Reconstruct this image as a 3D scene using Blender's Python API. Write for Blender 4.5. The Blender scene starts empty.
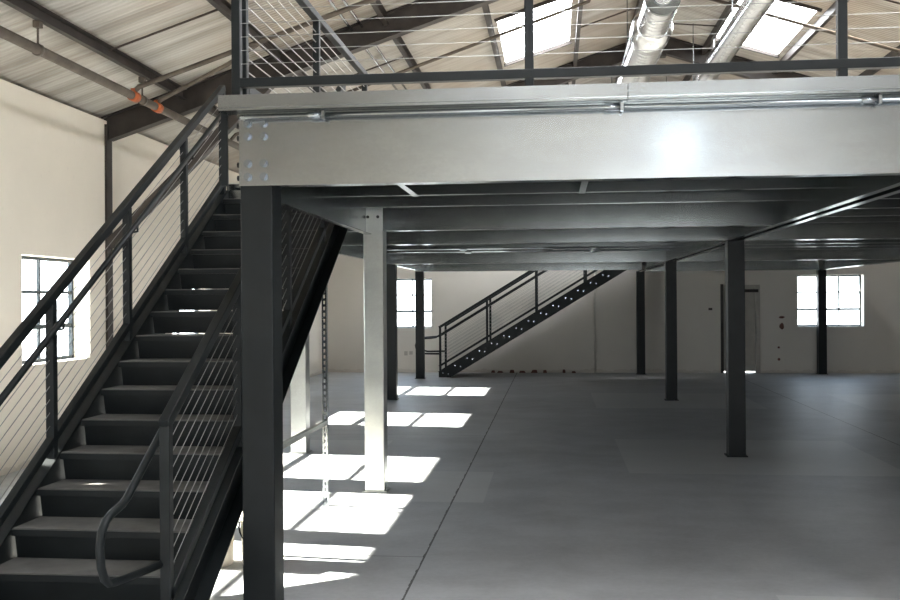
import bpy, bmesh, math, random
from mathutils import Vector, Matrix
random.seed(7)
scene = bpy.context.scene
COL = scene.collection

# ------------------------------------------------------------------ materials
def new_mat(name):
    m = bpy.data.materials.new(name); m.use_nodes = True
    nt = m.node_tree; b = nt.nodes['Principled BSDF']
    return m, nt, b
def N(nt, t, **kw):
    n = nt.nodes.new(t)
    for k, v in kw.items(): setattr(n, k, v)
    return n
def coords(nt, scale=(1, 1, 1), rot=(0, 0, 0)):
    g = N(nt, 'ShaderNodeNewGeometry'); m = N(nt, 'ShaderNodeMapping')
    m.inputs['Scale'].default_value = scale; m.inputs['Rotation'].default_value = rot
    nt.links.new(g.outputs['Position'], m.inputs['Vector'])
    return m.outputs['Vector']
def noise(nt, vec, scale, detail=4, rough=.55):
    n = N(nt, 'ShaderNodeTexNoise'); n.inputs['Scale'].default_value = scale
    n.inputs['Detail'].default_value = detail; n.inputs['Roughness'].default_value = rough
    nt.links.new(vec, n.inputs['Vector']); return n.outputs['Fac']
def ramp(nt, fac, stops):
    r = N(nt, 'ShaderNodeValToRGB'); e = r.color_ramp.elements
    while len(e) < len(stops): e.new(.5)
    for el, (p, c) in zip(e, stops):
        el.position = p; el.color = (c[0], c[1], c[2], 1)
    nt.links.new(fac, r.inputs['Fac']); return r.outputs['Color']
def mixc(nt, a, b, fac, mode='MIX'):
    m = N(nt, 'ShaderNodeMix', data_type='RGBA', blend_type=mode)
    for s, v in ((6, a), (7, b)):
        if hasattr(v, 'links'): nt.links.new(v, m.inputs[s])
        else: m.inputs[s].default_value = (v[0], v[1], v[2], 1)
    if hasattr(fac, 'links'): nt.links.new(fac, m.inputs[0])
    else: m.inputs[0].default_value = fac
    return m.outputs[2]
def mth(nt, op, a, b=None, c=None):
    m = N(nt, 'ShaderNodeMath', operation=op)
    for i, v in enumerate((a, b, c)):
        if v is None: continue
        if hasattr(v, 'links'): nt.links.new(v, m.inputs[i])
        else: m.inputs[i].default_value = v
    return m.outputs[0]
def bump(nt, b, h, strength=.3, dist=.01):
    n = N(nt, 'ShaderNodeBump'); n.inputs['Strength'].default_value = strength
    n.inputs['Distance'].default_value = dist
    nt.links.new(h, n.inputs['Height']); nt.links.new(n.outputs['Normal'], b.inputs['Normal'])

def paint(name, c, rough=.4, var=.25, metal=0.0):
    m, nt, b = new_mat(name)
    f = noise(nt, coords(nt), 6, 5)
    lo = tuple(v*(1-var) for v in c); hi = tuple(min(1, v*(1+var)) for v in c)
    nt.links.new(ramp(nt, f, [(.3, lo), (.7, hi)]), b.inputs['Base Color'])
    b.inputs['Roughness'].default_value = rough; b.inputs['Metallic'].default_value = metal
    if metal == 0: b.inputs['Specular IOR Level'].default_value = .26
    return m
def galv(name, c, rough=.36):
    m, nt, b = new_mat(name)
    v = coords(nt)
    vo = N(nt, 'ShaderNodeTexVoronoi'); vo.inputs['Scale'].default_value = 70
    nt.links.new(v, vo.inputs['Vector'])
    sep = N(nt, 'ShaderNodeSeparateColor'); nt.links.new(vo.outputs['Color'], sep.inputs[0])
    lo = tuple(x*.93 for x in c)
    base = ramp(nt, sep.outputs[0], [(0, lo), (1, c)])
    big = noise(nt, coords(nt, (1, 1, 3)), 1.6, 4)
    base = mixc(nt, base, tuple(x*.82 for x in c), ramp(nt, big, [(.40, (0, 0, 0)), (.75, (1, 1, 1))]))
    nt.links.new(base, b.inputs['Base Color'])
    b.inputs['Metallic'].default_value = 1
    rg = mth(nt, 'MULTIPLY_ADD', noise(nt, v, 3, 2), .10, rough-.05)
    nt.links.new(rg, b.inputs['Roughness'])
    b2 = N(nt, 'ShaderNodeBsdfPrincipled'); b2.inputs['Metallic'].default_value = 1; b2.inputs['Roughness'].default_value = rough*.5
    nt.links.new(base, b2.inputs['Base Color'])
    mx = N(nt, 'ShaderNodeMixShader'); mx.inputs[0].default_value = .3
    nt.links.new(b.outputs[0], mx.inputs[1]); nt.links.new(b2.outputs[0], mx.inputs[2])
    nt.links.new(mx.outputs[0], nt.nodes['Material Output'].inputs['Surface'])
    return m

DARK = paint('dark_steel_paint', (.007, .0092, .0098), .46)
DARKB = paint('dark_frame_paint', (.045, .038, .034), .5)
GALV = galv('galvanized_steel', (.46, .49, .51), .23)
GALVJ = paint('galvanized_joist_steel', (.225, .24, .238), .21, .12, 1)
GALVP = galv('galvanized_post_steel', (.55, .56, .53), .42)
DUCT = galv('duct_sheet_metal', (.74, .76, .78), .26)
BOLT = paint('zinc_bolt', (.34, .38, .43), .25, .1, 1)
CABLE = paint('stainless_cable', (.34, .34, .33), .45, .1, 1)
TREAD = paint('tread_fill_concrete', (.10, .098, .093), .75, .25)
PIPE = paint('black_iron_pipe', (.10, .082, .066), .5, .3)
ORANGE = paint('orange_coupling', (.42, .11, .04), .5, .2)
ROD = paint('rusty_rod', (.06, .045, .038), .6, .2)
BUCKET = paint('bucket_plastic', (.72, .66, .56), .45, .08)
BLACK = paint('black_plastic', (.02, .02, .02), .5, .1)
BRICK = paint('broken_brick', (.16, .085, .065), .9, .35)
FRAMEM = paint('window_frame_paint', (.05, .06, .065), .4)
DOORM = paint('door_paint', (.42, .40, .36), .5, .08)
WHITEP = paint('white_pipe_paint', (.62, .60, .55), .5, .08)

# plaster
def plaster(name, c):
    m, nt, b = new_mat(name)
    v = coords(nt)
    col = ramp(nt, noise(nt, v, .8, 6, .6), [(.3, tuple(x*.92 for x in c)), (.7, c)])
    pores = noise(nt, v, 14, 6, .7)
    col = mixc(nt, col, tuple(x*.76 for x in c), ramp(nt, pores, [(.62, (0, 0, 0)), (.78, (.5, .5, .5))]))
    # damp-worn foot of the wall (peeled paint below about 15 cm)
    sx = N(nt, 'ShaderNodeSeparateXYZ'); nt.links.new(v, sx.inputs[0])
    foot = mth(nt, 'LESS_THAN', mth(nt, 'ADD', sx.outputs[2], mth(nt, 'MULTIPLY', noise(nt, v, 5, 4), -.22)), -.05)
    col = mixc(nt, col, (.30, .25, .20), mth(nt, 'MULTIPLY', foot, .22))
    nt.links.new(col, b.inputs['Base Color']); b.inputs['Roughness'].default_value = .85
    bump(nt, b, pores, .15, .01)
    return m
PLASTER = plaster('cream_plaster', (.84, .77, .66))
FARP = plaster('greyed_plaster', (.70, .67, .615))  # cream plaster again, greyed in its colour to offset warm bounce light

# roof boards
ROOF, nt, b = new_mat('roof_boards')
v = coords(nt, (1, 1, 1))
wv = N(nt, 'ShaderNodeTexWave', wave_type='BANDS', bands_direction='Y', wave_profile='SIN')
wv.inputs['Scale'].default_value = 4.6; wv.inputs['Distortion'].default_value = 0
nt.links.new(v, wv.inputs['Vector'])
st = noise(nt, coords(nt, (.35, 5, .35)), 1.1, 6, .65)
st2 = noise(nt, v, .35, 4, .6)
c1 = ramp(nt, st, [(.36, (.33, .295, .255)), (.52, (.50, .475, .435)), (.72, (.60, .585, .55))])
c1 = mixc(nt, c1, (.40, .335, .265), ramp(nt, st2, [(.44, (0, 0, 0)), (.64, (.8, .8, .8))]))
c1 = mixc(nt, c1, (.74, .72, .70), ramp(nt, wv.outputs['Fac'], [(.0, (.0, .0, .0)), (1, (.28, .28, .28))]), 'MULTIPLY')
nt.links.new(c1, b.inputs['Base Color']); b.inputs['Roughness'].default_value = .6
bump(nt, b, wv.outputs['Fac'], .35, .012)

# concrete floor with expansion joints and paler footing patches
FLOOR, nt, b = new_mat('concrete_floor')
v = coords(nt); sx = N(nt, 'ShaderNodeSeparateXYZ'); nt.links.new(v, sx.inputs[0])
X, Y = sx.outputs[0], sx.outputs[1]
n1 = noise(nt, v, .55, 7, .62); n2 = noise(nt, coords(nt, (1, 1.3, 1)), 1.7, 7, .68); n3 = noise(nt, v, 26, 4, .6)
col = ramp(nt, n1, [(.30, (.36, .37, .385)), (.5, (.47, .48, .495)), (.7, (.56, .57, .585))])
col = mixc(nt, col, ramp(nt, n2, [(.36, (.33, .335, .345)), (.62, (.60, .61, .625))]), .42)
col = mixc(nt, col, ramp(nt, n3, [(.3, (.34, .34, .34)), (.7, (.60, .60, .60))]), .18)
def boxmask(cx, cy, hx, hy):
    a = mth(nt, 'LESS_THAN', mth(nt, 'ABSOLUTE', mth(nt, 'SUBTRACT', X, cx)), hx)
    c = mth(nt, 'LESS_THAN', mth(nt, 'ABSOLUTE', mth(nt, 'SUBTRACT', Y, cy)), hy)
    return mth(nt, 'MULTIPLY', a, c)
patch = None
for cx, cy, hx, hy in [(2.05, 10.65, 1.33, 1.15), (1.95, 16.35, 1.3, 1.2), (2.35, 4.6, 1.1, 1.06), (-1.35, 8.75, .75, .72), (-2.9, 10.55, .95, .95), (5.95, 16.3, 1.2, 1.2)]:
    k = boxmask(cx, cy, hx, hy)
    patch = k if patch is None else mth(nt, 'MAXIMUM', patch, k)
col = mixc(nt, col, (.66, .66, .65), mth(nt, 'MULTIPLY', patch, .5))
wig = mth(nt, 'MULTIPLY', mth(nt, 'SUBTRACT', noise(nt, coords(nt, (0, 1, 0)), 5, 6, .75), .5), .028)
def joint(axis, at, w, fac):
    d = mth(nt, 'ABSOLUTE', mth(nt, 'SUBTRACT', mth(nt, 'ADD', axis, wig), at))
    return mth(nt, 'MULTIPLY', mth(nt, 'LESS_THAN', d, w), fac)
jw = mth(nt, 'MULTIPLY_ADD', ramp(nt, noise(nt, coords(nt, (0, 1, 0)), 5, 5, .7), [(.35, (0, 0, 0)), (.7, (1, 1, 1))]), .009, .003)
j = mth(nt, 'MAXIMUM', joint(X, -.865, jw, .9), joint(X, 3.93, .009, .7))
jy = None
for at in (6.3, 12.0, 17.8):
    d = mth(nt, 'LESS_THAN', mth(nt, 'ABSOLUTE', mth(nt, 'SUBTRACT', Y, at)), .007)
    jy = d if jy is None else mth(nt, 'MAXIMUM', jy, d)
jy = mth(nt, 'MULTIPLY', jy, mth(nt, 'LESS_THAN', X, -.86))
j = mth(nt, 'MAXIMUM', j, mth(nt, 'MULTIPLY', jy, .5))
col = mixc(nt, col, (.035, .032, .03), j)
nt.links.new(col, b.inputs['Base Color'])
nt.links.new(mth(nt, 'MULTIPLY_ADD', n2, .25, .36), b.inputs['Roughness'])
b.inputs['Specular IOR Level'].default_value = .32
bump(nt, b, n2, .08, .01)

GROUND = paint('outside_concrete', (.55, .54, .52), .9, .1)

BOUNCE_TOP = paint('pale_bounce_top', (.62, .58, .50), .7, .1)  # pale unseen top of the deck, added to bounce light onto the roof
def emit_mat(name, c, s):
    m = bpy.data.materials.new(name); m.use_nodes = True; nt = m.node_tree
    nt.nodes.remove(nt.nodes['Principled BSDF'])
    e = N(nt, 'ShaderNodeEmission'); e.inputs['Strength'].default_value = s
    f = noise(nt, coords(nt), 3, 3)
    nt.links.new(ramp(nt, f, [(.3, tuple(x*.93 for x in c)), (.7, c)]), e.inputs['Color'])
    nt.links.new(e.outputs[0], nt.nodes['Material Output'].inputs['Surface'])
    return m
SKYLIGHT = emit_mat('daylit_fiberglass', (.95, .97, 1.0), 19)
GLASS = bpy.data.materials.new('window_glass'); GLASS.use_nodes = True
nt = GLASS.node_tree; nt.nodes.remove(nt.nodes['Principled BSDF'])
tr = N(nt, 'ShaderNodeBsdfTransparent'); tr.inputs['Color'].default_value = (.95, .97, .97, 1)
gl = N(nt, 'ShaderNodeBsdfGlossy'); gl.inputs['Roughness'].default_value = .03
mx = N(nt, 'ShaderNodeMixShader'); mx.inputs[0].default_value = .06
nt.links.new(tr.outputs[0], mx.inputs[1]); nt.links.new(gl.outputs[0], mx.inputs[2])
nt.links.new(mx.outputs[0], nt.nodes['Material Output'].inputs['Surface'])

# ------------------------------------------------------------------ mesh helpers
class MB:
    def __init__(s): s.b = bmesh.new()
    def hexa(s, p, mi=0):                 # 8 points: bottom loop 0-3, top loop 4-7
        vs = [s.b.verts.new(q) for q in p]
        for f in ((3, 2, 1, 0), (4, 5, 6, 7), (0, 1, 5, 4), (1, 2, 6, 5), (2, 3, 7, 6), (3, 0, 4, 7)):
            s.b.faces.new([vs[i] for i in f]).material_index = mi
        return s
    def box(s, x0, x1, y0, y1, z0, z1, mi=0):
        return s.hexa([(x0, y0, z0), (x1, y0, z0), (x1, y1, z0), (x0, y1, z0), (x0, y0, z1), (x1, y0, z1), (x1, y1, z1), (x0, y1, z1)], mi)
    def prism(s, poly, a, d, mi=0):       # 3-D polygon points swept by vector d
        A = [s.b.verts.new(Vector(p)+Vector(a)) for p in poly]
        B = [s.b.verts.new(Vector(p)+Vector(a)+Vector(d)) for p in poly]
        s.b.faces.new(A[::-1]).material_index = mi; s.b.faces.new(B).material_index = mi
        n = len(A)
        for i in range(n): s.b.faces.new([A[i], A[(i+1) % n], B[(i+1) % n], B[i]]).material_index = mi
        return s
    def section(s, prof, p0, p1, side):   # 2-D profile (u along side, v along the derived up) swept p0->p1
        p0, p1, side = Vector(p0), Vector(p1), Vector(side).normalized()
        d = (p1-p0).normalized(); up = side.cross(d).normalized()
        if up.z < 0 or (abs(up.z) < 1e-6 and up.x < 0): up = -up
        return s.prism([side*u+up*w for u, w in prof], p0, p1-p0)
    def bar(s, p0, p1, w, h, side):
        return s.section([(-w/2, -h/2), (w/2, -h/2), (w/2, h/2), (-w/2, h/2)], p0, p1, side)
    def tube(s, pts, r, n=10, cap=True):
        pts = [Vector(p) for p in pts]; rings = []
        t = (pts[1]-pts[0]).normalized()
        u = t.orthogonal().normalized()
        for i, p in enumerate(pts):
            if i == 0: tt = t
            elif i == len(pts)-1: tt = (pts[i]-pts[i-1]).normalized()
            else: tt = ((pts[i]-pts[i-1]).normalized()+(pts[i+1]-pts[i]).normalized()).normalized()
            u = (u-tt*u.dot(tt)).normalized(); w = tt.cross(u)
            rr = r[i] if isinstance(r, (list, tuple)) else r
            rings.append([s.b.verts.new(p+(u*math.cos(2*math.pi*k/n)+w*math.sin(2*math.pi*k/n))*rr) for k in range(n)])
        for a, c in zip(rings, rings[1:]):
            for k in range(n):
                f = s.b.faces.new([a[k], a[(k+1) % n], c[(k+1) % n], c[k]]); f.smooth = n > 6
        if cap:
            s.b.faces.new(rings[0][::-1]); s.b.faces.new(rings[-1])
        return s
    def build(s, name, mat, parent=None, bevel=0):
        bmesh.ops.recalc_face_normals(s.b, faces=s.b.faces)
        me = bpy.data.meshes.new(name); s.b.to_mesh(me); s.b.free()
        for m in (mat if isinstance(mat, (list, tuple)) else [mat]): me.materials.append(m)
        o = bpy.data.objects.new(name, me); COL.objects.link(o)
        if parent: o.parent = parent
        if bevel:
            md = o.modifiers.new('bevel', 'BEVEL'); md.width = bevel; md.segments = 2; md.limit_method = 'ANGLE'
        return o
def tag(o, label, cat, group=None):
    o['label'] = label; o['category'] = cat
    if group: o['group'] = group
    return o
def thing(name, label, cat, group=None, loc=(0, 0, 0)):
    o = bpy.data.objects.new(name, None); o.empty_display_size = .1; COL.objects.link(o)
    o.location = loc
    return tag(o, label, cat, group)
def local(o, root):                       # part built in world coordinates -> keep it there under a moved root
    o.data.transform(Matrix.Translation(-root.location)); return o
def struct(o): o['kind'] = 'structure'; return o
ORD = ['first', 'second', 'third', 'fourth', 'fifth', 'sixth', 'seventh', 'eighth', 'ninth', 'tenth', 'eleventh', 'twelfth']

# ------------------------------------------------------------------ building shell
XL, XR, YB, YF, T = -5.41, 8.91, -5.9, 22.4, .26
RX, EZ, SL = 1.75, 3.97, .325
def roofz(x): return EZ+SL*(x-XL) if x < RX else EZ+SL*(RX-XL)-SL*(x-RX)
DIM_WALL = paint('dimmed_right_wall', (.27, .25, .225), .9, .15)  # unseen right wall, coloured dark to cut bounce light on that side
def wall_y(name, x0, x1, ylo, yhi, top, holes, mat=None):       # wall running along Y
    m = MB(); ys = sorted({ylo, yhi, *[h[i] for h in holes for i in (0, 1)]}); zs = sorted({0, top, *[h[i] for h in holes for i in (2, 3)]})
    for a, c in zip(ys, ys[1:]):
        for d, e in zip(zs, zs[1:]):
            if any(h[0] <= a and c <= h[1] and h[2] <= d and e <= h[3] for h in holes): continue
            m.box(x0, x1, a, c, d, e)
    return struct(m.build(name, mat or PLASTER))
def wall_x(name, y0, y1, holes):                      # gable wall running along X
    m = MB(); xs = sorted({XL-T, XR+T, RX, *[h[i] for h in holes for i in (0, 1)]}); zs = sorted({0, 3.6, *[h[i] for h in holes for i in (2, 3)]})
    for a, c in zip(xs, xs[1:]):
        za, zc = roofz(a)-.01, roofz(c)-.01
        for d, e in zip(zs, zs[1:]):
            if any(h[0] <= a and c <= h[1] and h[2] <= d and e <= h[3] for h in holes): continue
            m.box(a, c, y0, y1, d, e)
        d = zs[-1]
        m.hexa([(a, y0, d), (c, y0, d), (c, y1, d), (a, y1, d), (a, y0, za), (c, y0, zc), (c, y1, zc), (a, y1, za)])
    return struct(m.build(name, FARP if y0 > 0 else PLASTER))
LW = [(9.29, 10.74), (13.18, 14.72), (17.38, 18.95), (7.3, 8.76), (5.53, 6.98), (1.6, 3.05), (-2.4, -.95)]
wall_y('wall_left', XL-T, XL, YB, YF, 3.91, [(a, c, 1.05, 2.2) for a, c in LW])
wall_y('wall_right', XR, XR+T, YB, YF, 3.91, [], DIM_WALL)
FW = [(5.47, 6.91), (-4.3, -2.86)]
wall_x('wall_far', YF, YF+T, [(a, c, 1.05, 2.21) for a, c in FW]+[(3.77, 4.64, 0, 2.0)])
ADDED_DOOR = (.2, 3.8, 0, 2.8); BACK_WIN = (1.75, 2.4, 3.85, 4.6)  # the doorway is unseen, added and sized to let daylight in
wall_x('wall_back', YB-T, YB, [ADDED_DOOR, BACK_WIN])
struct(MB().box(XL-T, XR+T, YB-T, YF+T, -.12, 0).build('floor', FLOOR))
struct(MB().box(-60, 70, -60, 90, -.3, -.13).build('ground', GROUND))

SKL = [(-.745, .27, 12.95, 15.4), (2.65, 3.66, 13.7, 16.2), (-.745, .27, 18.4, 20.9), (-.745, .27, 7.6, 10.0), (2.65, 3.66, 8.6, 11.0), (-.745, .27, 3.0, 5.5), (2.65, 3.66, 4.0, 6.5), (-.745, .27, -3.5, -1.0), (2.65, 3.66, -3.5, -1.0)]  # visible pair first; the others are unseen, added to brighten the interior
m = MB(); th = .03
xs = sorted({XL-T-.3, RX, XR+T+.3, *[h[i] for h in SKL for i in (0, 1)]}); ys = sorted({YB-T-.3, YF+T+.3, *[h[i] for h in SKL for i in (2, 3)]})
for a, c in zip(xs, xs[1:]):
    for d, e in zip(ys, ys[1:]):
        if any(h[0] <= a and c <= h[1] and h[2] <= d and e <= h[3] for h in SKL): continue
        za, zc = roofz(a), roofz(c)
        m.hexa([(a, d, za), (c, d, zc), (c, e, zc), (a, e, za), (a, d, za+th), (c, d, zc+th), (c, e, zc+th), (a, e, za+th)])
struct(m.build('ceiling', ROOF))
wn = 0
def window_root():
    global wn; wn += 1
    o = bpy.data.objects.new('window_%d' % wn, None); COL.objects.link(o); return struct(o)
for a, c, d, e in SKL:
    w = window_root()
    za, zc = roofz(a), roofz(c); q = .012
    MB().hexa([(a, d, za+q), (c, d, zc+q), (c, e, zc+q), (a, e, za+q), (a, d, za+q+.01), (c, d, zc+q+.01), (c, e, zc+q+.01), (a, e, za+q+.01)]).build('skylight_panel', SKYLIGHT, w)
    f = MB(); sd = (1, 0, SL if a < RX else -SL)
    for yy in (d-.02, e+.02): f.bar((a-.03, yy, za-.02), (c+.03, yy, zc-.02), .04, .05, (0, 1, 0))
    f.build('skylight_curb', DARKB, w)
def glazed(axis, at, lo, hi, z0, z1, nc, nr):
    w = window_root()
    def bx(m, u0, u1, z0_, z1_, t):
        if axis == 'x': m.box(at-t/2, at+t/2, u0, u1, z0_, z1_)
        else: m.box(u0, u1, at-t/2, at+t/2, z0_, z1_)
    f = MB(); fw = .035
    bx(f, lo, lo+fw, z0, z1, .05); bx(f, hi-fw, hi, z0, z1, .05); bx(f, lo, hi, z0, z0+fw, .05); bx(f, lo, hi, z1-fw, z1, .05)
    f.build('window_frame', FRAMEM, w)
    g = MB()
    for i in range(1, nc): u = lo+(hi-lo)*i/nc; bx(g, u-.016, u+.016, z0+fw, z1-fw, .03)
    for i in range(1, nr): u = z0+(z1-z0)*i/nr; h = .024 if i == 1 else .016; bx(g, lo+fw, hi-fw, u-h, u+h, .035)
    g.build('glazing_bars', FRAMEM, w)
    p = MB(); bx(p, lo+.01, hi-.01, z0+.01, z1-.01, .004); p.build('pane', GLASS, w)
    if nc: 
        l = MB(); u = lo+(hi-lo)/2; zz = z0+(z1-z0)/nr
        if axis == 'x': l.box(at+.03, at+.05, u+.1, u+.22, zz-.012, zz+.012)
        else: l.box(u+.1, u+.22, at-.05, at-.03, zz-.012, zz+.012)
        l.build('latch', FRAMEM, w)
for i, (a, c) in enumerate(LW): glazed('x', XL-T+.03, a, c, 1.05, 2.2, 2, 3)
for a, c in FW: glazed('y', YF+T-.03, a, c, 1.05, 2.21, 3, 3)
glazed('y', YB-T+.03, BACK_WIN[0], BACK_WIN[1], BACK_WIN[2], BACK_WIN[3], 2, 2)

# plain door in the far wall, standing a hand above the sill
d1 = bpy.data.objects.new('door_1', None); COL.objects.link(d1); struct(d1)
f = MB(); f.box(3.77, 3.83, YF-.02, YF+.16, 0, 2.0).box(4.54, 4.64, YF-.02, YF+.16, 0, 2.0).box(3.77, 4.64, YF-.02, YF+.16, 1.95, 2.0)
f.build('door_frame', DOORM, d1)
MB().box(3.83, 4.54, YF+.06, YF+.10, .03, 1.95).build('door_leaf', DOORM, d1)
MB().box(4.14, 4.60, YF-.06, YF-.02, 1.83, 1.90).build('door_closer', DARKB, d1)
MB().box(3.765, 3.83, YF-.035, YF-.02, 0, 2.02).build('dark_gap_strip', DARKB, d1)  # dark strip painted in for the shaded gap at the left jamb
# outline of a filled-in opening on the far wall
t1 = MB(); t1.box(-1.1, .86, YF-.012, YF, .90, .925).box(.86, .885, YF-.012, YF, .0, 2.3)
struct(t1.build('trim_1', FARP))

# ------------------------------------------------------------------ portal frames
def isec(w, h, tf=.014, tw=.01):
    return [(-w/2, -h/2), (w/2, -h/2), (w/2, -h/2+tf), (tw/2, -h/2+tf), (tw/2, h/2-tf), (w/2, h/2-tf), (w/2, h/2), (-w/2, h/2), (-w/2, h/2-tf), (-tw/2, h/2-tf), (-tw/2, -h/2+tf), (-w/2, -h/2+tf)]
def csec(w, h, t=.008, lip=0):           # web at u=0, flanges towards +u
    return [(0, -h/2), (w, -h/2), (w, -h/2+t), (t, -h/2+t), (t, h/2-t), (w, h/2-t), (w, h/2), (0, h/2)]
def frame(Yc, words):
    t = thing('steel_roof_frame', words, 'roof frame', 'steel frames carrying the roof')
    h = .29
    off = -(h/2)*math.sqrt(1+SL*SL)-.01
    MB().section(isec(.14, h), (XL+.0, Yc, roofz(XL)+off), (RX, Yc, roofz(RX)+off), (0, 1, 0)).build('rafter', DARKB, t)
    MB().section(isec(.14, h), (XR-.0, Yc, roofz(XR)+off), (RX, Yc, roofz(RX)+off), (0, 1, 0)).build('rafter', DARKB, t)
    for x, s in ((XL, 1), (XR, -1)):
        MB().box(x if s > 0 else x-.03, x+.03 if s > 0 else x, Yc-.07, Yc+.07, 0, 3.86).build('wall_column', DARKB, t)
        k = MB().bar((x+s*.03, Yc, 2.40), (x+s*2.09, Yc, roofz(x+s*2.09)-.30), .11, .12, (0, 1, 0))
        k.build('knee_brace', DARKB, t)
    MB().box(RX-.2, RX+.2, Yc-.08, Yc+.08, roofz(RX)-.42, roofz(RX)-.30).build('ridge_plate', DARKB, t)
frame(11.2, 'dark steel roof frame whose rafter meets the left wall above the near staircase')
frame(16.9, 'dark steel roof frame farther back, its peak showing behind the silver ducts')
PUR = [(-4.45, 'lowest purlin on the left slope, just above the sprinkler main'), (-3.24, 'second purlin up the left slope, behind the corner guardrail post'),
       (-1.98, 'third purlin up the left slope, left of the rooflight'), (-.86, 'purlin along the left edge of the left rooflight'),
       (.36, 'purlin along the right edge of the left rooflight'), (1.26, 'purlin just left of the roof ridge and first duct'),
       (2.56, 'purlin along the left edge of the right rooflight'), (3.74, 'purlin along the right edge of the right rooflight'),
       (4.88, 'purlin down the right slope near the right guardrail post'), (6.05, 'lowest visible purlin on the right slope')]
for x, w in PUR:
    o = MB().section(csec(.06, .12, .006), (x, YB, roofz(x)-.066-.01), (x, YF, roofz(x)-.066-.01), (1, 0, 0)).build('roof_purlin', DARKB)
    tag(o, 'dark steel '+w, 'purlin', 'roof purlins')
def rod(x0, x1, Yc, w):
    o = MB().tube([(x0, Yc, roofz(x0)-.07), (x1, Yc, roofz(x1)-.07)], .011, 6).build('sag_rod', ROD)
    tag(o, 'thin rusty sag rod '+w, 'rod', 'sag rods between purlins')
rod(-4.42, -3.24, 9.2, 'between the two lowest left purlins, left of the corner post')
rod(-3.2, -1.98, 12.9, 'on the left slope between second and third purlins')
rod(.38, 1.26, 14.6, 'right of the left rooflight, left of the first duct')
rod(1.3, 2.56, 15.4, 'on the right slope between the two ducts')
rod(3.78, 4.88, 12.6, 'right of the right rooflight')
# ducts
def duct(x, zc, y0, y1, r, label):
    t = thing('spiral_duct', label, 'duct', 'silver ventilation ducts')
    pts, rs = [], []
    n = int((y1-y0)/.05)
    for i in range(n+1):
        pts.append((x, y0+(y1-y0)*i/n, zc)); rs.append(r*(1+(.02 if i % 3 == 0 else 0)))
    MB().tube(pts, rs, 28).build('duct_pipe', DUCT, t)
    return t
DX, DZ = 1.235, 5.075
t = duct(DX, DZ, 12.4, 22.0, .232, 'larger silver spiral duct hanging near the ridge, blunt end toward viewer')
MB().tube([(DX, 11.0+.05*i, DZ) for i in range(25)], [.195*(1.02 if i % 3 == 0 else 1) for i in range(25)], 28).build('duct_pipe', DUCT, t)
MB().tube([(DX, 10.94, DZ), (DX, 11.0, DZ)], .202, 28).build('end_cap', GALVJ, t)
MB().tube([(DX, 10.90, DZ+.02), (DX, 10.95, DZ+.02)], .11, 24).build('end_collar', DUCT, t)
MB().tube([(DX, 12.0, DZ), (DX, 12.12, DZ), (DX, 12.5, DZ), (DX, 12.62, DZ)], [.20, .255, .255, .235], 28).build('duct_sleeve', DUCT, t)
for yy in (13.8, 17.5, 21): MB().box(1.05, 1.07, yy, yy+.03, 5.13, roofz(1.06)).box(1.49, 1.51, yy, yy+.03, 5.13, roofz(1.5)).build('hanger_strap', GALV, t)
t = duct(2.42, 5.20, 8.5, 22.0, .155, 'thinner silver spiral duct crossing in front of the right rooflight')
for yy in (9.2, 12.4, 15.8, 19.5): MB().box(2.25, 2.265, yy, yy+.03, 5.20, roofz(2.26)).box(2.575, 2.59, yy, yy+.03, 5.20, roofz(2.58)).build('hanger_strap', GALV, t)
for dx, w in ((-2.36, 'left one of the pale conduit pair'), (-2.24, 'right one of the pale conduit pair')):
    o = MB().tube([(dx, 4, roofz(dx)-.055), (dx, YF, roofz(dx)-.055)], .016, 8).build('roof_conduit', GALV)
    tag(o, w+' under the left roof slope', 'conduit', 'roof conduits')
# sprinkler piping
t = thing('sprinkler_pipe', 'dark sprinkler main hung below the left roof slope with orange couplings', 'sprinkler pipe')
PX, PZ = -4.45, 3.9
MB().tube([(PX, 2, PZ), (PX, YF-.1, PZ)], .045, 14).build('main_pipe', PIPE, t)
for yy in (7.92, 10.05, 14.2, 18.0):
    h = MB().tube([(PX, yy, PZ+.04), (PX, yy, roofz(PX)-.13)], .01, 6)
    h.tube([(PX, yy-.02, PZ), (PX, yy+.02, PZ)], .055, 12); h.box(PX-.03, PX+.03, yy-.03, yy+.03, roofz(PX)-.19, roofz(PX)-.13)
    h.build('pipe_hanger', PIPE, t)
for yy in (9.84, 10.44):
    c = MB().tube([(PX, yy-.06, PZ), (PX, yy+.06, PZ)], .057, 14).tube([(PX, yy, PZ), (PX, yy, PZ+.08)], .036, 12)
    c.build('coupling', ORANGE, t)
MB().tube([(PX, 9.84, PZ+.05), (PX+.06, 9.84, PZ+.10), (RX-.2, 9.84, roofz(RX-.2)-.29)], .028, 10).build('branch_pipe', PIPE, t)
MB().tube([(PX, 10.44, PZ+.05), (PX+.07, 10.42, PZ+.09), (-3.57, 10.3, 4.325), (-3.2, 10.25, 4.53)], .024, 10).build('branch_pipe', PIPE, t)
MB().tube([(PX, 12.85, PZ), (PX+.1, 12.85, PZ+.1), (.48, 12.85, roofz(.48)-.24), (.55, 12.85, roofz(.55)-.12)], .024, 10).build('branch_pipe', PIPE, t)
t = thing('sprinkler_branch', 'dark sprinkler branch pipe sloping across the right rooflight', 'sprinkler pipe')
MB().tube([(2.2, 13.8, roofz(2.2)-.24), (XR-.4, 13.8, roofz(XR-.4)-.24)], .024, 10).build('branch_pipe', PIPE, t)
for x in (3.0, 4.88, 6.1): MB().tube([(x, 13.8, roofz(x)-.24), (x, 13.8, roofz(x)-.01)], .008, 6).build('pipe_hanger', PIPE, t)

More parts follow.
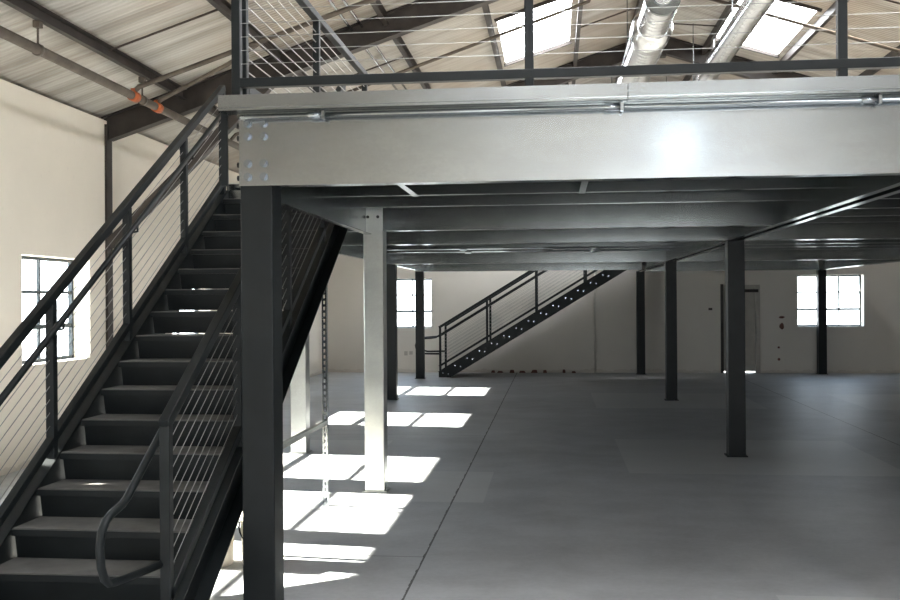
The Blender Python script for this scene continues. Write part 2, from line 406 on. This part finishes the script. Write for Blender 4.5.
# ------------------------------------------------------------------ mezzanine
ZU, ZJ, ZD, ZT = 2.315, 2.45, 2.70, 2.765
HW = .089
def column(x, y, top, mat, label, bolts=False):
    t = thing('mezzanine_column', label, 'column', 'square steel columns under the mezzanine', (x, y, 0))
    MB().box(-HW, HW, -HW, HW, .012, top).build('column_shaft', mat, t, .008)
    MB().box(-HW-.02, HW+.02, -HW-.005, HW+.005, 0, .012).build('base_plate', mat, t)
    if bolts:
        for dz in (.08, .19):
            for dx in (-.045, .045):
                MB().tube([(dx, -HW-.012, 2.36+dz), (dx, -HW, 2.36+dz)], .014, 8).build('bolt', BLACK, t)
    return t
column(-1.585, 5.10, ZD, DARK, 'dark steel corner column at the front, right of the near staircase')
column(-1.59, 8.47, 2.52, GALVP, 'galvanized steel column standing in the sunlit floor behind the corner column', True)
column(-2.845, 10.55, 2.52, GALVP, 'galvanized steel column partly hidden by the staircase stringer, left of the slotted post')
column(-2.78, 16.3, 2.33, DARK, 'dark column almost hidden right behind the galvanized column')
column(-2.895, 20.65, ZU, DARK, 'dark column at the back in front of the left far window')
column(1.94, 10.62, ZU, DARK, 'nearest and tallest of the three dark columns in the right hand row')
column(1.945, 16.38, ZU, DARK, 'middle one of the three dark columns in the right hand row')
column(1.94, 21.98, ZU, DARK, 'farthest and shortest of the three dark columns, against the far wall')
column(5.91, 22.1, ZU, DARK, 'dark column in front of the right far window')
column(1.98, 5.12, ZU, DARK, 'dark column at the front edge just beyond the right of the view')

# front beam with bolts, ledge, conduit
t = thing('front_beam', 'wide galvanized front beam of the mezzanine with eight bolts at its left end', 'beam')
YFB = 4.97
MB().box(-1.665, 6.05, YFB, YFB+.008, ZU+.01, 2.692).build('beam_web', GALV, t)
f = MB().box(-1.485, 6.05, YFB, YFB+.09, ZU, ZU+.01).box(-1.665, -1.485, YFB, YFB+.02, ZU, ZU+.01); f.build('bottom_flange', GALV, t)
MB().box(-1.665, 6.05, YFB-.03, YFB+.03, 2.67, 2.696).build('top_flange', GALVJ, t)
for bx_ in (-1.617, -1.529):
    for bz in (2.645, 2.577, 2.433, 2.362):
        MB().tube([(bx_, YFB-.006, bz), (bx_, YFB, bz)], .023, 16).tube([(bx_, YFB-.020, bz), (bx_, YFB-.006, bz)], .017, 6).build('bolt', BOLT, t)
for bz in (2.645, 2.577, 2.433, 2.362):
    MB().tube([(-1.69, YFB+.05, bz), (-1.665, YFB+.05, bz)], .015, 6).build('side_bolt', BLACK, t)
for a, c, w in ((-1.74, .372, 'left length of galvanized edge angle above the front beam'), (.376, 6.05, 'right length of galvanized edge angle above the front beam')):
    t = MB().box(a, c, 4.86, 4.868, 2.712, 2.778).box(a, c, 4.868, 4.99, 2.770, 2.778).box(a, c, 4.868, 4.99, 2.698, 2.712).build('edge_angle', GALV)
    tag(t, w, 'edge trim', 'edge angles along the deck front')
t = thing('edge_conduit', 'thin galvanized conduit running along the top of the front beam', 'conduit')
MB().tube([(-1.64, 4.925, 2.672), (6.0, 4.925, 2.672)], .014, 12).build('conduit_pipe', GALV, t)
for x in (-1.24, .30, 1.55, 4.2): MB().tube([(x-.04, 4.925, 2.672), (x+.04, 4.925, 2.672)], .019, 12).box(x+.04, x+.055, 4.905, 4.938, 2.65, 2.692).build('conduit_coupling', GALV, t)
MB().box(-1.757, -1.722, 4.95, 4.965, ZU, 2.712).build('corner_plate', DARK, None)
tag(bpy.data.objects['corner_plate'], 'narrow dark vertical plate hanging left of the bolted beam end', 'plate')

# girders along Y
def girder(pairs, y0, y1, z0, label):
    t = thing('mezzanine_girder', label, 'girder', 'girders running back under the deck')
    for x, s in pairs:
        MB().section(csec(.055, ZD-z0, .008), (x, y0, (ZD+z0)/2), (x, y1, (ZD+z0)/2), (s, 0, 0)).build('channel', GALVJ, t)
girder([(1.905, -1), (1.975, 1)], 4.985, 22.05, ZU, 'long double channel girder running back above the right hand row of columns')
girder([(5.875, -1), (5.945, 1)], 4.985, 22.2, ZU, 'double channel girder at the right edge of the deck above the far window column')
girder([(-1.66, 1)], 5.19, 8.381, 2.285, 'single channel girder beside the stair opening behind the corner column')
girder([(-2.83, 1)], 8.58, 20.55, ZU, 'channel girder along the left deck edge behind the galvanized columns')
def cross(x0, x1, y, z0, label):
    o = MB().section(csec(.07, ZD-z0, .008), (x0, y, (ZD+z0)/2), (x1, y, (ZD+z0)/2), (0, 1, 0)).build('cross_beam', GALVJ)
    tag(o, label, 'beam', 'cross beams between girders')
cross(-2.95, 1.85, 8.385, ZU, 'galvanized cross beam at the head of the near staircase, on the front galvanized column')
cross(-2.77, 1.85, 10.45, ZU, 'galvanized cross beam in line with the nearest column of the right row, centre bay')
cross(2.03, 5.82, 10.45, ZU, 'galvanized cross beam in line with the nearest column of the right row, right bay')
cross(-2.77, 1.85, 16.2, ZU, 'galvanized cross beam in line with the middle column of the right row, centre bay')
cross(2.03, 5.82, 16.2, ZU, 'galvanized cross beam in line with the middle column of the right row, right bay')
cross(-2.98, 1.85, 20.56, ZU, 'rearmost galvanized cross beam of the centre bay, in front of the far staircase')
cross(2.03, 5.82, 21.95, ZU, 'rearmost galvanized cross beam of the right bay, above the far window')
def joist(x0, x1, y, label, grp):
    o = MB().section(csec(.05, ZD-ZJ, .005), (x0, y, (ZD+ZJ)/2), (x1, y, (ZD+ZJ)/2), (0, 1, 0)).build('floor_joist', GALVJ)
    tag(o, label, 'joist', grp)
for i, y in enumerate((5.97, 6.78, 7.6)):
    joist(-1.655, 1.895, y, 'galvanized joist, %s behind the front beam in the centre bay' % ORD[i], 'joists of the centre bay')
for i, y in enumerate((12.95, 13.8, 14.6, 15.45)):
    joist(-2.825, 1.895, y, 'galvanized joist in the centre bay, %s one counted forward from the middle column line' % ORD[3-i], 'joists of the centre bay')
for i, y in enumerate((5.97, 6.78, 7.6, 8.4, 9.2, 9.95)):
    joist(1.99, 5.865, y, 'galvanized joist, %s behind the front beam in the right bay' % ORD[i], 'joists of the right bay')
for i, y in enumerate((12.95, 13.8, 14.6, 15.45)):
    joist(1.99, 5.865, y, 'galvanized joist in the right bay, %s one counted forward from the middle column line' % ORD[3-i], 'joists of the right bay')
for x, w in ((-.98, 'left flat bridging strap under the first joists behind the front beam'), (.20, 'right flat bridging strap under the first joists behind the front beam')):
    o = MB().box(x-.022, x+.022, 4.99, 6.83, ZJ-.004, ZJ).build('bridging_strap', GALV); tag(o, w, 'strap', 'flat bridging straps')
for y, w in ((13.825, 'nearer thin conduit running across under the centre bay joists'), (14.625, 'farther thin conduit running across under the centre bay joists')):
    t = thing('deck_conduit', w, 'conduit', 'conduits under the deck')
    MB().tube([(-2.77, y, ZJ-.0125), (1.85, y, ZJ-.0125)], .013, 8).build('conduit_pipe', GALV, t)
    for x in (-1.3, .6): MB().tube([(x-.05, y, ZJ-.022), (x+.05, y, ZJ-.022)], .021, 10).build('conduit_coupling', GALV, t)
# deck sheet: ribbed underside
m = MB()
def deck(x0, x1, y0, y1):
    n = int(round((x1-x0)/.15)); w = (x1-x0)/n
    prof = []
    for i in range(n):
        a = x0+i*w
        prof += [(a, ZD), (a+w*.45, ZD), (a+w*.55, ZD+.035), (a+w*.9, ZD+.035)]
    prof += [(x1, ZD), (x1, ZT), (x0, ZT)]
    m.prism([(a, 0, c) for a, c in prof], (0, y0, 0), (0, y1-y0, 0))
    m.box(x0, x1, y0, y1, ZT, ZT+.012, 1)
deck(-1.66, 6.0, 4.995, 8.46); deck(-2.95, 6.0, 8.46, 20.63); deck(1.86, 6.0, 20.63, 22.2)
tag(m.build('mezzanine_deck', [GALVJ, BOUNCE_TOP]), 'ribbed steel deck floor of the mezzanine seen from below', 'deck')

# ------------------------------------------------------------------ guardrails on the deck
def hpost(t, x, y, z0, z1, w=.046): return MB().box(x-w/2, x+w/2, y-w/2, y+w/2, z0, z1).build('post', DARK, t, .004)
t = thing('guardrail', 'dark guardrail with steel cables along the front edge of the mezzanine', 'guardrail', 'mezzanine guardrails')
GX0, GX1, GY = -1.66, 6.0, 4.93
for i in range(6): hpost(t, GX0+1.565*i*.985, GY, 2.778, 3.68)
MB().box(GX0+.02, GX1, GY-.025, GY+.025, 2.828, 2.876).build('bottom_rail', DARK, t, .004)
MB().box(GX0-.02, GX1, GY-.025, GY+.025, 3.68, 3.73).build('top_rail', DARK, t, .004)
for k in range(10):
    z = 2.955+.0715*k
    MB().tube([(GX0, GY, z), (GX1, GY, z)], .0019, 6).build('cable', CABLE, t)
t = thing('guardrail', 'dark guardrail with cables running back along the deck edge beside the stair opening', 'guardrail', 'mezzanine guardrails')
for y in (5.04, 6.66, 8.40): hpost(t, -1.66, y, ZT+.012, 3.68)
MB().box(-1.685, -1.635, 5.0, 8.42, 3.68, 3.73).build('top_rail', DARK, t, .004)
MB().box(-1.685, -1.635, 5.06, 8.40, 2.828, 2.876).build('bottom_rail', DARK, t, .004)
for k in range(10):
    z = 2.955+.0715*k
    MB().tube([(-1.66, 5.02, z), (-1.66, 8.40, z)], .0035, 6).build('cable', CABLE, t)

# ------------------------------------------------------------------ near staircase (runs along +Y)
RISE, RUN = .163, .258
def nose(y): return RISE*(3+(y-4.87)/RUN)
t = thing('staircase', 'dark steel staircase in the left foreground with grey treads and closed risers', 'staircase', None, (-2.39, 4.3, 0))
def stringer(xin, s):
    m = MB(); x0, x1 = (xin, xin+s*.008)
    ya, yb = 4.2, 8.375
    yc = 4.87+(.335/RISE-3)*RUN
    zt = lambda y: nose(y)-.005
    zb = lambda y: nose(y)-.335
    m.prism([(x0, ya, 0), (x0, yc, 0), (x0, yb, zb(yb)), (x0, yb, zt(yb)), (x0, ya, zt(ya))], (0, 0, 0), (x1-x0, 0, 0))
    for off in (-.009, -.331):
        y0 = ya if off > -.1 else yc
        m.hexa([(xin, y0, max(0, nose(y0)+off-.004)), (xin+s*.085, y0, max(0, nose(y0)+off-.004)), (xin+s*.085, yb, nose(yb)+off-.004), (xin, yb, nose(yb)+off-.004),
                (xin, y0, max(.005, nose(y0)+off+.004)), (xin+s*.085, y0, max(.005, nose(y0)+off+.004)), (xin+s*.085, yb, nose(yb)+off+.004), (xin, yb, nose(yb)+off+.004)])
    return local(m.build('stringer', DARK, t), t)
stringer(-2.905, -1); stringer(-1.885, 1)
SX0, SX1 = -2.905, -1.885
for k in range(1, 17):
    y, z = 4.87+RUN*(k-3), RISE*k
    yb_ = min(y+RUN+.042, 8.38)
    m = MB().box(SX0, SX1, y, yb_, z-.04, z-.006)
    local(m.build('tread', DARK, t), t)
    m = MB().box(SX0+.004, SX1-.004, y+.006, yb_-.001, z-.006, z)
    o = local(m.build('tread_fill', TREAD, t), t)
for k in range(1, 17):
    y, z = 4.87+RUN*(k-3)+.03, RISE*k
    zt = z-.04 if k < 17 else 2.69
    zb_ = z-RISE+(.006 if k in (10, 11, 12) else 0)
    m = MB().hexa([(SX0+.017, y, zb_), (SX1-.004, y, zb_), (SX1-.004, y+.006, zb_), (SX0+.017, y+.006, zb_),
                   (SX0+.009, y-.012, zt), (SX1-.004, y-.012, zt), (SX1-.004, y-.006, zt), (SX0+.009, y-.006, zt)])
    local(m.build('riser', DARK, t), t)
# parent every tread fill to its tread (a sub-part)
ch = [o for o in t.children]
tr_ = [o for o in ch if o.name.startswith('tread') and 'fill' not in o.name]; fl = [o for o in ch if 'tread_fill' in o.name]
for a, c in zip(tr_, fl): c.parent = a; c['label'] = 'grey tread infill'

def stair_guard(label, x, posts, yend, hx, hpath, dz):
    t = thing('stair_guardrail', label, 'guardrail', 'sloping stair guardrails')
    for y in posts:
        MB().box(x-.025, x+.025, y-.025, y+.025, nose(y)-.02, nose(y)+.91).build('post', DARK, t, .004)
    y0 = posts[0]-.025
    MB().bar((x, y0, nose(y0)+.93), (x, yend, nose(yend)+.93), .05, .055, (1, 0, 0)).build('top_rail', DARK, t, .004)
    MB().bar((x, y0+.02, nose(y0+.02)+.092), (x, yend, nose(yend)+.092), .05, .045, (1, 0, 0)).build('bottom_rail', DARK, t, .004)
    for k in range(9):
        q = .185+.0775*k
        MB().tube([(x, posts[0], nose(posts[0])+q), (x, posts[-1], nose(posts[-1])+q)], .0024, 6).build('cable', CABLE, t)
    h = MB().tube(hpath, .019, 14).build('handrail', DARK, t)
    for y in posts[1:]:
        m = MB().tube([(x, y, nose(y)+dz-.07), (hx, y, nose(y)+dz-.06), (hx, y, nose(y)+dz-.01)], .008, 8)
        m.build('bracket', DARK, h)
    return t
hx = -2.87
stair_guard('dark sloping guardrail with cables and round handrail on the left side of the near staircase', -2.945, [4.35, 5.37, 6.39, 7.43, 8.33], 8.355, hx,
            [(hx, 4.05, nose(4.05)+.80), (hx, 8.3, nose(8.3)+.80)], .80)
hx = -1.96
stair_guard('dark sloping guardrail with cables and looped handrail on the right side of the near staircase', -1.845, [4.41, 5.47, 6.53, 7.55, 8.33], 8.355, hx,
            [(hx, 8.3, nose(8.3)+.72), (hx, 4.235, .80), (hx, 4.19, .78), (hx, 4.08, .76), (hx, 4.02, .74), (hx, 3.98, .70), (hx, 3.963, .64), (hx, 3.975, .55), (hx, 4.005, .49), (hx, 4.05, .458), (hx+.01, 4.11, .45), (-1.87, 4.40, .45)], .72)

# slotted strut frame propping the stringer
t = thing('strut_prop', 'slotted galvanized strut prop standing under the near staircase with a cross bar', 'prop', None, (-1.90, 7.82, 0))
def strut(x, y, ztop):
    m = MB(); w = .021
    m.box(x-w, x-w+.003, y-w, y+w, 0, ztop).box(x+w-.003, x+w, y-w, y+w, 0, ztop)
    z = 0
    m.box(x-w+.003, x-.007, y-w, y-w+.003, 0, ztop).box(x+.007, x+w-.003, y-w, y-w+.003, 0, ztop)
    while z < ztop:
        m.box(x-.007, x+.007, y-w, y-w+.003, z, min(z+.022, ztop)); z += .05
    return local(m.build('slotted_strut', GALV, t), t)
strut(-1.895, 7.82, nose(7.82)-.345); strut(-1.895, 6.25, nose(6.25)-.345)
local(MB().bar((-1.895, 6.2, .69), (-1.895, 7.86, .69), .035, .035, (1, 0, 0)).build('cross_bar', GALVP, t), t)
# buckets under the stairs
def bucket(x, y, label):
    t = thing('plastic_bucket', label, 'bucket', 'buckets under the near staircase', (x, y, 0))
    MB().tube([(0, 0, 0), (0, 0, .01), (0, 0, .30)], [.106, .11, .122], 28).build('bucket_body', BUCKET, t)
    MB().tube([(0, 0, .30), (0, 0, .325)], .128, 28).build('lid', BUCKET, t)
    pts = [(.127*math.cos(a), -.127*math.sin(a)*.6-.02, .27-.155*math.sin(a)*.8) for a in [math.pi*i/12 for i in range(13)]]
    MB().tube(pts, .006, 8).build('handle', BLACK, t)
bucket(-2.19, 6.025, 'cream plastic bucket under the near staircase, left one of two')
bucket(-1.915, 6.073, 'cream plastic bucket mostly hidden behind the dark corner column')

# ------------------------------------------------------------------ far staircase (runs along +X)
FX0 = -2.384
def nf(x): return .226+.607*(x-FX0)
FR, FRUN = .163, .163/.607
t = thing('far_staircase', 'dark steel staircase rising to the right along the far wall', 'staircase', None, (-2.5, 21.5, 0))
def fstringer(y0, s):
    xa, xb = -2.53, 1.83
    xc = FX0+(.30-.226)/.607
    m = MB().prism([(xa, y0, 0), (xc, y0, 0), (xb, y0, nf(xb)-.30), (xb, y0, nf(xb)), (xa, y0, nf(xa))], (0, 0, 0), (0, s*.008, 0))
    for off, xs_ in ((-.004, xa), (-.296, xc)):
        m.bar((xs_, y0+s*.035, max(.006, nf(xs_)+off)), (xb, y0+s*.035, nf(xb)+off), .07, .008, (0, 1, 0))
    o = local(m.build('stringer', DARK, t), t)
    return o
fs = fstringer(20.97, -1); fstringer(21.97, 1)
for k in range(1, 17):
    x = FX0+(FR*k-.226)/.607+.0; z = FR*k-.01
    local(MB().box(x, x+FRUN+.02, 20.97, 21.97, z-.04, z).build('tread', DARK, t), t)
    local(MB().box(x, x+.006, 20.975, 21.965, z-FR, z-.04).build('riser', DARK, t), t)
    for dx, dz in ((.05, -.055), (.17, -.075)):
        if k > 14: continue
        local(MB().tube([(x+dx, 20.955, z+dz), (x+dx, 20.962, z+dz)], .016, 8).build('bolt', BOLT, t), t)
def far_guard(y, hy, label):
    t = thing('stair_guardrail', label, 'guardrail', 'sloping stair guardrails')
    P = [-2.49, -1.455, -.385, .69, 1.77]
    for x in P: MB().box(x-.024, x+.024, y-.024, y+.024, nf(x)-.01, nf(x)+.93).build('post', DARK, t)
    a, c = -2.515, 1.8
    MB().bar((a, y, nf(a)+.95), (c, y, nf(c)+.95), .05, .055, (0, 1, 0)).build('top_rail', DARK, t)
    MB().bar((a, y, nf(a)+.10), (c, y, nf(c)+.10), .05, .045, (0, 1, 0)).build('bottom_rail', DARK, t)
    for k in range(9):
        q = .19+.0775*k
        MB().tube([(P[0], y, nf(P[0])+q), (P[-1], y, nf(P[-1])+q)], .0028, 6).build('cable', CABLE, t)
    pts = [(1.75, hy, nf(1.75)+.78), (-2.60, hy, nf(-2.60)+.78), (-2.72, hy, .86), (-2.95, hy, .845), (-3.02, hy, .80), (-3.05, hy, .70), (-3.03, hy, .60), (-2.96, hy, .535), (-2.9, hy, .52), (-2.50, y, .52)]
    h = MB().tube(pts, .019, 10).build('handrail', DARK, t)
    for x in P[1:]:
        MB().tube([(x, y, nf(x)+.70), (x, hy, nf(x)+.72), (x, hy, nf(x)+.77)], .008, 6).build('bracket', DARK, h)
far_guard(20.93, 21.03, 'dark sloping cable guardrail on the near side of the far staircase')
far_guard(22.01, 21.91, 'dark sloping cable guardrail on the wall side of the far staircase')

# ------------------------------------------------------------------ far wall bits
t = thing('wall_pipe', 'thin pale pipe rising up the far wall right of the far staircase', 'pipe')
MB().tube([(.93, YF-.035, 0), (.93, YF-.035, 2.55)], .022, 10).build('pipe_run', WHITEP, t)
for z in (.5, 1.6): MB().box(.90, .96, YF-.06, YF, z, z+.03).build('pipe_clip', WHITEP, t)
for i, (x, w) in enumerate([(-1.42, .10), (-1.25, .13), (-.98, .12), (-.74, .14), (-.46, .15), (-.22, .09), (.22, .08), (.44, .10)]):
    m = MB(); h = .04+.05*random.random()
    y = YF-.07-.05*random.random()
    jt = lambda: (random.random()-.5)*.03
    P = [(x-w/2+jt(), y-.05, 0), (x+w/2+jt(), y-.05, 0), (x+w/2, y+.05, 0), (x-w/2, y+.05, 0), (x-w/3+jt(), y-.035, h+jt()), (x+w/3+jt(), y-.03, h+jt()), (x+w/3, y+.03, h), (x-w/3, y+.035, h)]
    o = m.hexa(P).build('brick_chunk', BRICK, None, .008)
    tag(o, 'small broken red brick chunk along the far wall foot, %s from the left' % ORD[i], 'brick', 'broken brick along the far wall')
for x, z, w, h, lab in ((5.12, 1.26, .14, .06, 'upper dark scar'), (5.12, 1.06, .12, .16, 'larger reddish dark scar'), (5.05, 0.58, .06, .06, 'small dark spot below the scars'), (5.05, 0.31, .07, .08, 'lowest small dark spot')):
    pts = [(x+w*.5*math.cos(q)*(.75+.3*random.random()), z+h*.5*math.sin(q)*(.75+.3*random.random())) for q in [math.pi*2*i/9 for i in range(9)]]
    o = MB().prism([(px_, YF-.006, pz_) for px_, pz_ in pts], (0, 0, 0), (0, .006, 0)).build('wall_scar', BRICK); tag(o, lab+' on the far wall between the door and right window', 'wall damage', 'scars on the far wall')
o = MB().box(3.50, 3.58, YF-.03, YF, 1.43, 1.48).build('wall_box', DARKB); tag(o, 'tiny dark box on the far wall left of the door', 'box')
o = MB().box(-3.52, -3.44, YF-.012, YF, .40, .50).box(-3.40, -3.32, YF-.012, YF, .42, .50).build('wall_outlet', DOORM); tag(o, 'small pale outlet plates low on the far wall under the left window', 'outlet')

# ------------------------------------------------------------------ light
w = bpy.data.worlds.new('World'); scene.world = w; w.use_nodes = True
nt = w.node_tree; bg = nt.nodes['Background']
tc = N(nt, 'ShaderNodeTexCoord'); sp = N(nt, 'ShaderNodeSeparateXYZ'); nt.links.new(tc.outputs['Generated'], sp.inputs[0])
nt.links.new(ramp(nt, sp.outputs[2], [(0, (.90, .95, 1.0)), (.5, (.62, .78, 1.0))]), bg.inputs['Color'])
bg.inputs['Strength'].default_value = 7.0
sun = bpy.data.lights.new('Sun', 'SUN'); sun.energy = 80; sun.angle = math.radians(.53); sun.color = (1, .95, .86)
so = bpy.data.objects.new('sun', sun); COL.objects.link(so)
d = Vector((1, -.1, -.492)).normalized()
so.rotation_euler = d.to_track_quat('-Z', 'Y').to_euler()
def portal(loc, rot, sx_, sy_):
    l = bpy.data.lights.new('portal', 'AREA'); l.shape = 'RECTANGLE'; l.size = sx_; l.size_y = sy_; l.energy = 1
    l.cycles.is_portal = True
    o = bpy.data.objects.new('daylight_portal', l); COL.objects.link(o); o.location = loc; o.rotation_euler = rot
portal((2.0, YB-.05, 1.4), (math.radians(90), 0, 0), 3.6, 2.8)
for a, c in LW: portal((XL-T-.02, (a+c)/2, 1.625), (0, math.radians(-90), 0), 1.15, 1.45)
for a, c in FW: portal(((a+c)/2, YF+T+.02, 1.625), (math.radians(-90), 0, 0), 1.45, 1.15)

# ------------------------------------------------------------------ camera
F, RHO = 960.0, .0065
psi = math.atan(104/F)
cam = bpy.data.cameras.new('Camera'); cam.sensor_width = 36; cam.lens = F/900*36; cam.clip_end = 300
co = bpy.data.objects.new('Camera', cam); COL.objects.link(co)
fw = Vector((-math.sin(psi), math.cos(psi), 0)); rt = Vector((math.cos(psi), math.sin(psi), 0)); up = Vector((0, 0, 1))
cr = rt*math.cos(RHO)-up*math.sin(RHO); cu = rt*math.sin(RHO)+up*math.cos(RHO)
co.matrix_world = Matrix(((cr.x, cu.x, -fw.x, 0), (cr.y, cu.y, -fw.y, 0), (cr.z, cu.z, -fw.z, 1.7), (0, 0, 0, 1)))
scene.camera = co
scene.view_settings.view_transform = 'Standard'; scene.view_settings.look = 'None'
scene.view_settings.gamma = 1; scene.view_settings.use_curve_mapping = False
scene.view_settings.exposure = 0.45
cy = scene.cycles
cy.use_denoising = True; cy.max_bounces = 12; cy.diffuse_bounces = 6; cy.glossy_bounces = 5; cy.transparent_max_bounces = 12
cy.sample_clamp_indirect = 8; cy.caustics_reflective = False; cy.caustics_refractive = False
